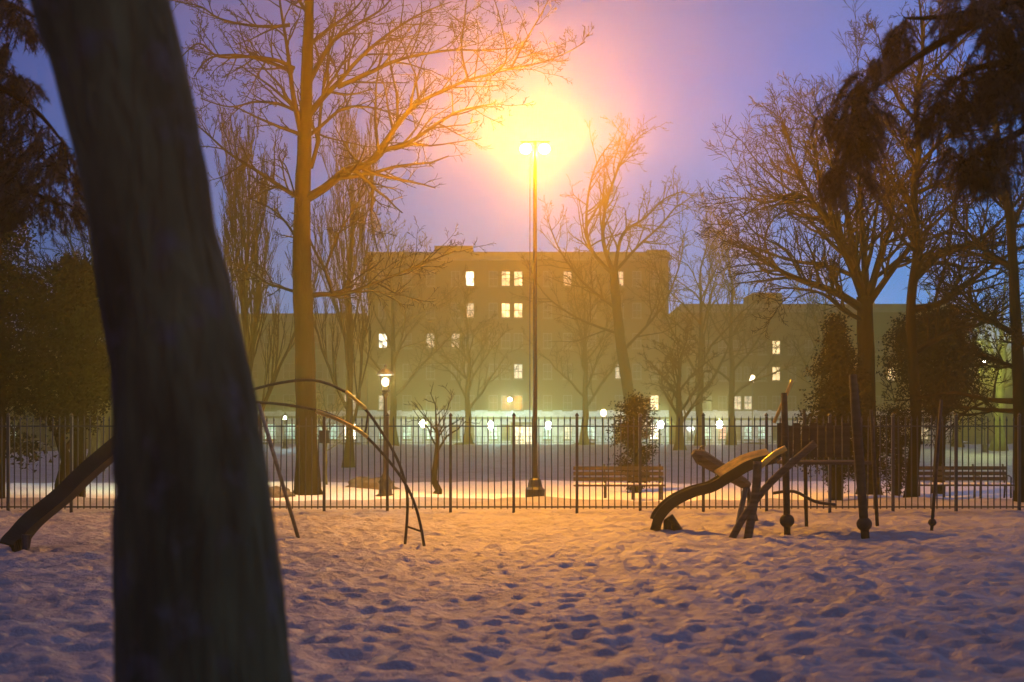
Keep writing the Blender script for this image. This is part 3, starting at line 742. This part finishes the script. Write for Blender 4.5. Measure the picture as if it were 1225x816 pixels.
def building(name, label, x0, x1, y, depth, z0, zt, cols, rows_, wm, lit, trim=True, glow_rows=0, win=(.95,1.6)):
    """cols: window centre x; rows_: window sill z; lit[(col,row)] -> material"""
    root = empty(name, ((x0+x1)/2, y, z0), label, 'building')
    w, h = win; xs = [x0]; 
    for c in cols: xs += [c-w/2, c+w/2]
    xs.append(x1); zs = [z0]
    for r_ in rows_: zs += [r_, r_+h]
    zs.append(zt)
    BB = [MB(), MB()]; RV = .22
    for i in range(len(xs)-1):
        for j in range(len(zs)-1):
            if i % 2 == 1 and j % 2 == 1:
                a0,a1,c0,c1 = xs[i],xs[i+1],zs[j],zs[j+1]
                V = [Vector(p) for p in ((a0,y,c0),(a1,y,c0),(a1,y,c1),(a0,y,c1),(a0,y+RV,c0),(a1,y+RV,c0),(a1,y+RV,c1),(a0,y+RV,c1))]
                b = BB[0 if j >= 2*glow_rows+1 or not glow_rows else 1]; b.add(V, [(0,4,5,1),(1,5,6,2),(2,6,7,3),(3,7,4,0)])
                ci, ri = (i-1)//2, (j-1)//2
                place_window(root, (a0+a1)/2, y+RV-.1, c0, w, h, lit.get((ci,ri), M_darkglass))
            else:
                b = BB[0 if j >= 2*glow_rows+1 or not glow_rows else 1]; b.add([Vector((xs[i],y,zs[j])),Vector((xs[i+1],y,zs[j])),Vector((xs[i+1],y,zs[j+1])),Vector((xs[i],y,zs[j+1]))], [(0,1,2,3)])
    if BB[1].f: BB[1].build('glow_pale_base', M_pale, root)
    b = BB[0]
    b.add([Vector((x0,y,z0)),Vector((x0,y+depth,z0)),Vector((x0,y+depth,zt)),Vector((x0,y,zt))], [(0,3,2,1)])
    b.add([Vector((x1,y,z0)),Vector((x1,y+depth,z0)),Vector((x1,y+depth,zt)),Vector((x1,y,zt))], [(0,1,2,3)])
    b.add([Vector((x0,y+depth,z0)),Vector((x1,y+depth,z0)),Vector((x1,y+depth,zt)),Vector((x0,y+depth,zt))], [(0,1,2,3)])
    b.build('wall', wm, root)
    b = MB(); b.box(x0,x1,y+.4,y+depth,zt-.5,zt-.3); b.build('roof', M_roof, root)
    if trim:
        b = MB(); b.box(x0-.15,x1+.15,y-.35,y-.003,zt-.75,zt-.25); b.box(x0-.08,x1+.08,y-.22,y-.003,zt-.25,zt+.12)
        b.build('cornice', M_stone, root)
        b = MB(); zz = rows_[0]+h+.55; b.box(x0,x1,y-.12,y-.003,zz,zz+.25); b.build('belt_course', M_stone, root)
    return root
YB = 150.
def xb(p): return X(p,YB)
zr = [1.15, 4.25, 7.55, 10.8, 14.0, 17.35]
pc = [458,487,515,545,562,590,605,620,655,679,708,741,762,783]
cx = [xb(p) for p in pc]
Lw, Lb, Ld, Ls, Lr = M_lit
lit = {(4,5):Lb,(6,5):Lw,(7,5):Lw,(9,5):Ld,(11,5):Ld,(4,4):Ld,(6,4):Lw,(7,4):Lw,(0,3):Lb,(2,3):Ld,(3,3):Ld,(7,2):Ld,(0,1):Ld,(11,2):Ld,(13,1):Lw,
       (0,0):Ls,(2,0):Ls,(5,0):Ls,(8,0):Ls,(9,0):Ld,(10,0):Ls,(13,0):Lb,(1,0):Ls}
big = building('apartment_building', 'big six storey brick apartment building with scattered lit windows behind the twin lamp', xb(440), xb(800), YB, 16, -.4, Z(303,YB), cx, zr, M_brick, lit, glow_rows=1)
b = MB(); b.box(xb(519),xb(565),YB+1,YB+7,Z(303,YB)-.5,Z(292.5,YB)); b.build('roof_house', M_brick2, big)
b = MB(); b.box(xb(775),xb(799),YB+.6,YB+5,Z(303,YB)-.5,Z(298,YB)); b.build('roof_house', M_brick2, big)
# entrance : lit double door with canopy
b = MB(); b.box(xb(611),xb(613.5),YB-.14,YB-.01,-.35,2.7); b.box(xb(638.5),xb(641),YB-.14,YB-.01,-.35,2.7); b.box(xb(611),xb(641),YB-.16,YB-.01,2.703,3.0)
en = b.build('entrance', M_stone, big)
b = MB()
for k in range(4): b.box(xb(614+k*6.2),xb(619.5+k*6.2),YB-.09,YB-.04,-.1,2.6)
c = b.build('door_glass', Lw, en); c.matrix_parent_inverse = Matrix.Identity(4); 
b = MB(); b.box(xb(463),xb(487),YB-1.6,YB-.05,3.35,3.6); b.build('canopy', M_frame, big)
# low pale building on the left
cols = [xb(p) for p in (300,322,345,378,398,418)]
lw_ = building('apartment_building', 'lower tan building with green lit ground floor windows behind the tall straight tree', xb(285), xb(438), YB+.5, 14, -.4, Z(376,YB), cols, [1.15,4.25,7.55,10.6],
         M_brick3, {(1,0):Ls,(2,0):Ls,(3,0):Ls,(4,0):Ls,(5,0):Lb,(5,1):Ld,(0,0):Ls}, win=(1.3,1.7), glow_rows=1)
# long low building right
pcs = [828,848,866,884,897,914,931,950,970,992,1014,1036,1055,1070,1090,1110,1130]
lg = building('apartment_building', 'long low dark brick building with few lit windows filling the right side', xb(815), xb(1150), YB+1, 14, -.4, Z(364,YB), [xb(p) for p in pcs],
         [1.15,4.3,7.4,10.2], M_brick2, {(6,3):Lw,(6,2):Lw,(13,2):Lw,(2,0):Lr,(3,1):Ld,(4,1):Ld,(1,0):Ls,(4,0):Ls,(5,0):Ls,(15,0):Ld}, win=(.9,1.5), glow_rows=1)
b = MB(); b.box(xb(904),xb(940),YB+2,YB+8,Z(364,YB)-.5,Z(348,YB)); b.build('roof_house', M_brick, lg)
b = MB(); b.box(xb(1040),xb(1052),YB+2,YB+4,Z(364,YB)-.5,Z(355,YB)); b.build('chimney', M_brick, lg)
building('row_house', 'dark low house at the far left behind the parked cars and evergreens', xb(-70), xb(120), YB+2, 12, -.5, Z(430,YB), [xb(p) for p in (-50,-20,5,34,60,90)], [1.2,4.4],
         M_brick2, {(2,0):Ls,(1,0):Ld}, win=(1.1,1.6))
building('row_house', 'dark brick house mostly hidden by the thick foreground trunk', xb(128), xb(278), YB+1.5, 12, -.5, Z(398,YB), [xb(p) for p in (150,180,212,245)], [1.2,4.4,7.5],
         M_brick, {(3,0):Ls}, win=(1.1,1.6))
building('row_house', 'dark low house at the far right beyond the yellow green lit trunk', xb(1160), xb(1330), YB+2, 12, -.5, Z(440,YB), [xb(p) for p in (1180,1205,1235,1270)], [1.2,4.4],
         M_brick3, {(1,0):Ls}, win=(1.1,1.6))

# ------------------------------------------------------------------ cars
def make_car(x, y, label, paint, flip=1, z0=-.44):
    root = empty('parked_car', (x,y,z0), label, 'car', 'cars parked along the far street')
    prof = [(-2.2,.35),(-2.25,.62),(-2.1,.86),(-1.35,.95),(-.75,1.38),(.75,1.42),(1.45,1.0),(2.1,.92),(2.25,.6),(2.2,.32)]
    def sec(w, s=1.0): return [Vector((x+flip*px_, y+w, z0+pz)) for px_,pz in prof]
    b = MB(); ws = [-.86,-.8,.8,.86]; n = len(prof)
    for i,w in enumerate(ws):
        for (px_,pz) in prof:
            sh = .06 if i in (0,3) else 0
            yy = w*(.82 if pz > 1.1 else 1)
            b.v.append(Vector((x+flip*px_*(1-sh*.3), y+yy, z0+pz-(sh*.4 if pz > 1 else 0))))
    for i in range(3):
        for j in range(n):
            j2 = (j+1) % n; b.f.append((i*n+j,i*n+j2,(i+1)*n+j2,(i+1)*n+j))
    b.f.append(tuple(range(n))); b.f.append(tuple(range(4*n-1,3*n-1,-1)))
    b.build('body', paint, root, bevel=.03)
    for s in (-1,1):
        b = MB(); yy = y+s*.775
        for q in ([(-1.15,.98),(-.72,1.32),(-.05,1.34),(-.05,.98)], [(.05,.98),(.05,1.34),(.7,1.33),(1.2,1.02)]):
            V = [Vector((x+flip*a, yy+s*(.095-.10*(c-.98)/.36), z0+c)) for a,c in q]; V2 = [v+Vector((0,-s*.03,0)) for v in V]
            b.add(V+V2, [(0,1,2,3),(7,6,5,4),(0,4,5,1),(1,5,6,2),(2,6,7,3),(3,7,4,0)])
        b.build('side_window', M_darkglass, root)
    for a in (-1.4,1.4):
        for s in (-1,1):
            b = MB(); b.tube([Vector((x+a,y+s*.70,z0+.32)),Vector((x+a,y+s*.89,z0+.32))], .32, 16); t = b.build('wheel', M_rubber, root)
            b = MB(); b.tube([Vector((x+a,y+s*.88,z0+.32)),Vector((x+a,y+s*.90,z0+.32))], .19, 12); r_ = b.build('rim', M_pole, t); r_.matrix_parent_inverse = Matrix.Identity(4)
    for s in (-1,1):
        b = MB(); b.box(x+flip*2.16-.05,x+flip*2.16+.05,y+s*.62-.16,y+s*.62+.16,z0+.62,z0+.78); b.build('headlight', M_carhead, root)
        b = MB(); b.box(x-flip*2.16-.05,x-flip*2.16+.05,y+s*.62-.14,y+s*.62+.14,z0+.66,z0+.82); b.build('tail_light', M_cartail, root)
    b = MB(); b.ball(Vector((x,y,z0+1.40)), 1, 8, .09); 
    b.v = [Vector((x+(v.x-x)*.78, y+(v.y-y)*.62, v.z)) for v in b.v]; b.build('snow_on_roof', M_snowcap, root, smooth=True)
for px, Yc, lab, mi, fl in [(-8,131.5,'dark parked car cut off by the left edge, snow on its roof',1,1),(38,131.5,'black parked car with a snowy roof, second from the left edge',0,1),
    (318,131.5,'blue parked car in front of the tan building with green lit windows',2,-1),(420,131.5,'grey parked car right of the tall straight tree',1,1),
    (556,131.8,'red parked car left of the two brightest street lanterns',3,1),(700,131.5,'black parked car right of the twin lamp pole',0,-1),
    (900,131.5,'grey parked car right of the brightest street lantern',1,1),(1055,131.5,'blue parked car behind the round evergreen shrub',2,-1),
    (1150,131.5,'pale grey parked car left of the yellow green lit trunk',1,1),(1225,131.5,'dark parked car cut off by the right edge',0,1)]:
    make_car(X(px,Yc), Yc, lab, M_cars[mi], fl)

# ------------------------------------------------------------------ benches
def bench(pxa, pxb, Y, label):
    xa, xb_ = X(pxa,Y), X(pxb,Y); z0 = ground_z((xa+xb_)/2,Y)-.12; cxm = (xa+xb_)/2
    root = empty('park_bench', (cxm,Y,z0), label, 'bench', 'park benches along the path')
    b = MB()
    for k in range(4): b.box(xa,xb_,Y-.42+k*.11,Y-.34+k*.11,z0+.43,z0+.465)
    b.build('seat', M_wood, root)
    b = MB()
    for k in range(3): b.box(xa,xb_,Y+.03+k*.035,Y+.065+k*.035,z0+.55+k*.13,z0+.64+k*.13)
    b.build('backrest', M_wood, root)
    n = 4
    for k in range(n):
        xx = xa+.08+(xb_-xa-.16)*k/(n-1)
        b = MB(); b.tube([Vector((xx,Y-.42,z0-.05)),Vector((xx,Y-.42,z0+.42))], .025, 6); b.build('leg', M_iron, root)
        b = MB(); b.tube([Vector((xx,Y+.06,z0-.05)),Vector((xx,Y+.0,z0+.42)),Vector((xx,Y+.16,z0+.95))], .025, 6); b.build('leg', M_iron, root)
        b = MB(); b.tube([Vector((xx,Y-.42,z0+.41)),Vector((xx,Y-.44,z0+.64)),Vector((xx,Y-.3,z0+.68)),Vector((xx,Y+.07,z0+.66))], .018, 6); b.build('armrest', M_iron, root)
    b = MB()
    for k in range(14):
        cxk = xa+(xb_-xa)*(k+.5)/14; b.ball(Vector((cxk,Y-.25,z0+.475)), (xb_-xa)/20, 6, .35)
    b.build('snow_on_seat', M_snowcap, root, smooth=True)
bench(686,794,34.5,'slatted park bench with snowy seat behind the fence, near the twin lamp')
bench(1090,1206,34.8,'long slatted park bench behind the fence near the right edge')

# ------------------------------------------------------------------ rocks
def rock(px,py,Y,s,label,seed,sx=1.3):
    x = X(px,Y); z = ground_z(x,Y); n = MB(); n.ball(Vector((x,Y,z+.05)), s, 12, .7)
    c = Vector((x,Y,z))
    n.v = [c+Vector(((v.x-c.x)*sx,(v.y-c.y),(v.z-c.z)))*(1+.45*noise.noise((v-c)*2.2/s+Vector((seed,0,0)))) for v in n.v]
    tag(n.build('rock', M_rock, smooth=True), label, 'rock', 'rocks beside the path')
rock(325,0,35.5,.28,'dark rock left of the foot of the tall straight tree',3.1)
rock(338,0,36.2,.22,'smaller rock touching the foot of the tall straight tree',7.7)
rock(446,0,41,.40,'broad low rock in the snow left of the slim park lantern',5.2,1.9)

# small sign on a post
Ys = 31.; x = X(388,Ys)
root = empty('park_sign', (x,Ys,0), 'small blank dark sign on a post right of the tall straight tree', 'sign')
b = MB(); b.box(x-.02,x+.02,Ys-.02,Ys+.02,-.1,1.66); b.build('post', M_iron, root)
b = MB(); b.box(x-.11,x+.11,Ys-.035,Ys-.022,1.35,1.63); b.build('sign_panel', M_sign, root, bevel=.004)

# ------------------------------------------------------------------ play equipment
def sweep_chute(pts, w, wall, m, name, root, th=.03):
    """a slide chute: bed with two side walls swept along its course (course in the xz plane, width in y)"""
    sec = [(-w/2,wall),(-w/2,-th),(w/2,-th),(w/2,wall),(w/2-.035,wall),(w/2-.035,.02),(0,0),(-w/2+.035,.02),(-w/2+.035,wall)]
    b = MB(); n = len(sec); k = len(pts)
    for i,p in enumerate(pts):
        t = (pts[min(i+1,k-1)]-pts[max(i-1,0)]).normalized()
        side = Vector((0,1,0)); side = (side-t*side.dot(t)).normalized()
        up_ = t.cross(side); 
        if up_.z < 0: up_ = -up_
        for a,c in sec: b.v.append(p+side*a+up_*c)
    for i in range(k-1):
        for j in range(n):
            j2 = (j+1) % n; b.f.append((i*n+j,i*n+j2,(i+1)*n+j2,(i+1)*n+j))
    b.f.append(tuple(range(n))); b.f.append(tuple(range(k*n-1,(k-1)*n-1,-1)))
    return b.build(name, m, root, smooth=False)

# play tower with the wavy slide
YT = 22.5
root = empty('play_tower', (X(985,YT),YT,0), 'dark wooden play tower with a wavy slide in front of the fence', 'playground tower')
crs = [(787,629),(792,617),(806,603),(828,592),(852,585),(874,572),(895,560),(915,554),(930,551)]
pts = catmull([P(a,b_,YT+.45-.06*i) for i,(a,b_) in enumerate(crs)], 5)
sl = sweep_chute(pts, .50, .13, M_dkplastic, 'slide', root)
def bed(i0, i1, nm):
    b = MB(); sub = pts[i0:i1]
    for s in range(6):
        o_ = -.20+s*.075; q = []
        for i,p in enumerate(sub):
            t = (sub[min(i+1,len(sub)-1)]-sub[max(i-1,0)]).normalized(); up_ = Vector((-t.z,0,t.x)); 
            if up_.z < 0: up_ = -up_
            q.append(p+Vector((0,o_,0))+up_*(.115+.016*s))
        b.tube(q, .034, 6)
    return b.build(nm, M_lityellow, root, smooth=True)
bed(23,38,'chute_bed')
b = MB(); q = P(800,632,YT+.5); b.tube([q+Vector((-.03,-.1,-.12)),q+Vector((-.02,-.05,.14))],.07,8); b.build('slide_foot', M_dkplastic, root); b = MB(); b.tube([P(812,636,YT+.45),P(800,618,YT+.45)],.075,8)
b.build('slide_foot', M_dkplastic, root)
def post(px0,py0,px1,py1,Y,r,ballpy=None,br=.11,m=M_dkwood,nm='post',par=None,sides=10,collar_name='collar'):
    p0 = P(px0,py0,Y); p0.z = ground_z(p0.x,Y)-.1; p1 = P(px1,py1,Y)
    b = MB(); b.tube([p0,p0.lerp(p1,.35),p0.lerp(p1,.7),p1],[r*.9,r,r*1.05,r*.8],sides); o = b.build(nm,m,par or root,smooth=True)
    if ballpy:
        t = (P(0,ballpy,Y).z-p0.z)/(p1.z-p0.z); c = p0.lerp(p1,t)
        b = MB(); b.ball(c,br,10,.95); k = b.build(collar_name,M_rubber,o,smooth=True); k.matrix_parent_inverse = Matrix.Identity(4)
    return o
post(942,640,938,470,YT-.4,.055,623,.115)
post(1036,645,1020,448,YT-1.2,.07,627,.115)
post(965,630,962,490,YT+1.1,.032)
post(1050,630,1042,490,YT+1.1,.032)
b = MB()
for k in range(7): b.box(X(934,YT),X(1036,YT),YT-.35+k*.2,YT-.17+k*.2,1.06,1.11)
b.build('deck', M_wood, root)
b = MB()
for k in range(9):
    xa = X(944,YT)+k*.135; b.box(xa,xa+.115,YT+1.0,YT+1.03,1.15,1.72-.05*(k%2))
b.build('side_panel', M_dkwood, root)
def rod(pl, Y, r, nm, m, par=None, foot=False, dy=0):
    q = [P(a,b_,Y+dy*i) for i,(a,b_) in enumerate(pl)]
    if foot: q[0].z = ground_z(q[0].x,q[0].y)-.06
    q = catmull(q,4) if len(q) > 2 else q
    b = MB(); b.tube(q, r, 8); return b.build(nm, m, par or root, smooth=True)
rod([(873,644),(890,618),(915,585),(937,563),(975,530)], 21.0, .055, 'leg', M_wood, foot=True)
rod([(894,644),(900,612),(905,580),(906,552)], 21.0, .065, 'leg', M_wood, foot=True)
rod([(905,562),(916,552),(927,543),(940,536)], 21.2, .045, 'lit_handrail', M_lityellow)  # yellow colour stands in for lamplight on this bar and the next
rod([(926,506),(931,494),(939,476),(948,455)], 22.3, .028, 'lit_handrail', M_lityellow)
rod([(925,590),(950,588),(975,600),(1000,604)], 22.9, .025, 'chain', M_iron)

# lone thin post with ball
root = empty('ball_post', (X(1115,22.6),22.6,0), 'thin leaning post with a small black ball near its foot', 'post')
post(1114,637,1126,478,22.6,.028,625,.065,M_rust,'shaft',root)

# seesaw behind the slide
Yw = 25.
root = empty('seesaw', (X(868,Yw),Yw,0), 'dark seesaw plank tilted up to the left behind the wavy slide', 'seesaw')
q0, q1 = P(829,541,Yw), P(896,582,Yw+.2)
b = MB(); b.tube([q0,q0.lerp(q1,.12),q0.lerp(q1,.9),q1],[.06,.14,.10,.07],8); b.build('plank', M_wood, root)
c = q0.lerp(q1,.95); b = MB(); b.tube([Vector((c.x-.2,Yw-.1,-.1)),c],.05,8); b.tube([Vector((c.x+.2,Yw+.2,-.1)),c],.05,8); b.build('pivot_stand', M_iron, root)
rod([(836,545),(838,536),(842,534)], Yw, .02, 'handle', M_iron, root)

# left slide
YS = 18.6
root = empty('playground_slide', (X(30,YS),YS,0), 'dark straight slide at the left edge, half hidden by the thick trunk', 'slide')
pts = catmull([P(a,b_,YS+.12*i) for i,(a,b_) in enumerate([(16,664),(24,650),(44,626),(80,596),(110,567),(150,533),(205,488)])],5)
sweep_chute(pts, .46, .16, M_dkplastic, 'chute', root)
b = MB(); q = P(34,664,YS); b.tube([Vector((q.x,YS-.12,-.12)),Vector((q.x,YS-.12,.22))],.045,8); b.build('slide_foot', M_iron, root); b = MB(); b.tube([Vector((q.x-.1,YS+.15,-.12)),Vector((q.x-.05,YS+.15,.2))],.045,8); b.build('slide_foot', M_iron, root)
for pp in ((178,500),(215,485)):
    q = P(*pp,YS+.6)
    for dy_ in (-.2,.25):
        b = MB(); b.tube([Vector((q.x,YS+.6+dy_,-.1)),Vector((q.x,YS+.6+dy_,q.z+.7))],.045,8); b.build('post', M_wood, root)
b = MB(); b.box(X(190,YS+.6),X(240,YS+.6),YS+.3,YS+.95,Z(490,YS+.6)-.05,Z(490,YS+.6)); b.build('deck', M_wood, root)

# arched climber
YA = 19.6
root = empty('climbing_arch', (X(420,YA),YA,0), 'arched ladder climber of curved metal bars before the tall straight tree', 'climbing frame')
A = [(508,657),(503,628),(495,600),(482,574),(458,543),(428,514),(390,494),(340,484),(285,480)]
B = [(484,657),(487,620),(487,590),(478,556),(460,522),(434,486),(408,466),(375,455),(335,458),(288,470)]
ra = catmull([P(a,b_,YA) for a,b_ in A],4); rb = catmull([P(a,b_,YA+.25) for a,b_ in B],4)
for rr_ in (ra,rb):
    rr_[0].z = ground_z(rr_[0].x,rr_[0].y)-.08
    b = MB(); b.tube(rr_, .02, 8); b.build('rail', M_rust, root, smooth=True)
for k in (3,9,14,19):
    b = MB(); b.tube([ra[k],rb[k]], .015, 6); b.build('rung', M_rust, root)
for dx,(pa,pb) in enumerate([((359,640),(300,480))]):
    q0 = P(*pa,YA+1.5*(1-dx)); q0.z = ground_z(q0.x,q0.y)-.08; q1 = (ra[30] if dx == 0 else rb[30])
    b = MB(); b.tube([q0,q1], .03, 8); b.build('leg', M_pole, root, smooth=True)
rod([(378,492),(400,500),(424,512),(440,523)], YA-.03, .026, 'lit_streak', M_lityellow, root)  # lamplit streaks of the two rails, laid on as yellow bars
rod([(414,468),(425,478),(438,489)], YA+.16, .024, 'lit_streak', M_lityellow, root)

# ------------------------------------------------------------------ haze
hz = MB(); hz.box(-175,175,-32,190,-2.2,24.5)
m = bpy.data.materials.new('haze'); m.use_nodes = True; nt = m.node_tree; nt.nodes.clear()
o = nt.nodes.new('ShaderNodeOutputMaterial'); v = nt.nodes.new('ShaderNodeVolumePrincipled')
v.inputs['Color'].default_value = (.98,.81,.24,1); v.inputs['Density'].default_value = .0033; v.inputs['Anisotropy'].default_value = .82
nt.links.new(v.outputs[0], o.inputs['Volume'])
tag(hz.build('haze', m), kind='stuff')

# ------------------------------------------------------------------ sky, sun
w = bpy.data.worlds.new('World'); sc.world = w; w.use_nodes = True
nt = w.node_tree; N = nt.nodes; L = nt.links; N.clear()
out = N.new('ShaderNodeOutputWorld'); bg = N.new('ShaderNodeBackground'); L.new(bg.outputs[0], out.inputs[0])
sky = N.new('ShaderNodeTexSky'); sky.sky_type = 'NISHITA'; sky.sun_disc = False
SE, SA = -3.5, 70
sky.sun_elevation = R(SE); sky.sun_rotation = R(SA)
tc = N.new('ShaderNodeTexCoord'); sx = N.new('ShaderNodeSeparateXYZ'); L.new(tc.outputs['Generated'], sx.inputs[0])
rp = N.new('ShaderNodeValToRGB'); L.new(sx.outputs['Z'], rp.inputs['Fac'])   # elevation
e = rp.color_ramp.elements
e[0].position = 0; e[0].color = (.015,.016,.02,1)
e[1].position = 1; e[1].color = (.62,.27,.34,1)
for p_, c_ in ((.055,(.03,.035,.05)),(.085,(.16,.42,.92)),(.12,(.13,.35,.84)),(.24,(.10,.21,.62)),(.36,(.18,.15,.34)),(.6,(.42,.20,.31))):
    q = e.new(p_); q.color = (*c_,1)
# brighter and bluer towards the side where the sun went down
rx = N.new('ShaderNodeMapRange'); L.new(sx.outputs['X'], rx.inputs['Value']); rx.inputs['From Min'].default_value = -.35; rx.inputs['From Max'].default_value = .38
rx.inputs['To Min'].default_value = 0; rx.inputs['To Max'].default_value = 1
rc = N.new('ShaderNodeValToRGB'); L.new(rx.outputs[0], rc.inputs['Fac'])
ee = rc.color_ramp.elements; ee[0].color = (.13,.34,.58,1); ee[1].color = (.24,.95,1.38,1); q = ee.new(.5); q.color = (.78,.88,1.0,1)
mu = N.new('ShaderNodeMix'); mu.data_type = 'RGBA'; mu.blend_type = 'MULTIPLY'; mu.inputs['Factor'].default_value = 1
L.new(rp.outputs['Color'], mu.inputs['A']); L.new(rc.outputs['Color'], mu.inputs['B'])
sk = N.new('ShaderNodeVectorMath'); sk.operation = 'SCALE'; sk.inputs['Scale'].default_value = .3; L.new(sky.outputs[0], sk.inputs[0])
ad = N.new('ShaderNodeVectorMath'); ad.operation = 'ADD'; L.new(mu.outputs['Result'], ad.inputs[0]); L.new(sk.outputs[0], ad.inputs[1])
L.new(ad.outputs[0], bg.inputs['Color']); bg.inputs['Strength'].default_value = 1.0
sun = bpy.data.lights.new('sun', 'SUN'); sun.energy = .03; sun.angle = R(20); sun.color = (1,.7,.6)
so = bpy.data.objects.new('sun', sun); col.objects.link(so); so.rotation_euler = (R(80),0,R(180-SA))

# ------------------------------------------------------------------ camera
cam = bpy.data.cameras.new('camera'); co_ = bpy.data.objects.new('camera', cam); col.objects.link(co_)
co_.location = (0,0,EYE); co_.rotation_euler = (R(90),0,0)
cam.sensor_width = 36; cam.lens = F/1225*36; cam.shift_y = (HY-408)/1225
cam.clip_end = 3000; cam.clip_start = .05
cam.dof.use_dof = True; cam.dof.focus_distance = 27; cam.dof.aperture_fstop = 2.6
sc.camera = co_
sc.view_settings.view_transform = 'Standard'; sc.view_settings.look = 'None'; sc.view_settings.exposure = 0; sc.view_settings.gamma = 1
sc.render.engine = 'CYCLES'
cy = sc.cycles
cy.use_denoising = True; cy.max_bounces = 4; cy.diffuse_bounces = 2; cy.glossy_bounces = 2; cy.volume_bounces = 1; cy.transmission_bounces = 2
cy.sample_clamp_indirect = 4; cy.caustics_reflective = False; cy.caustics_refractive = False
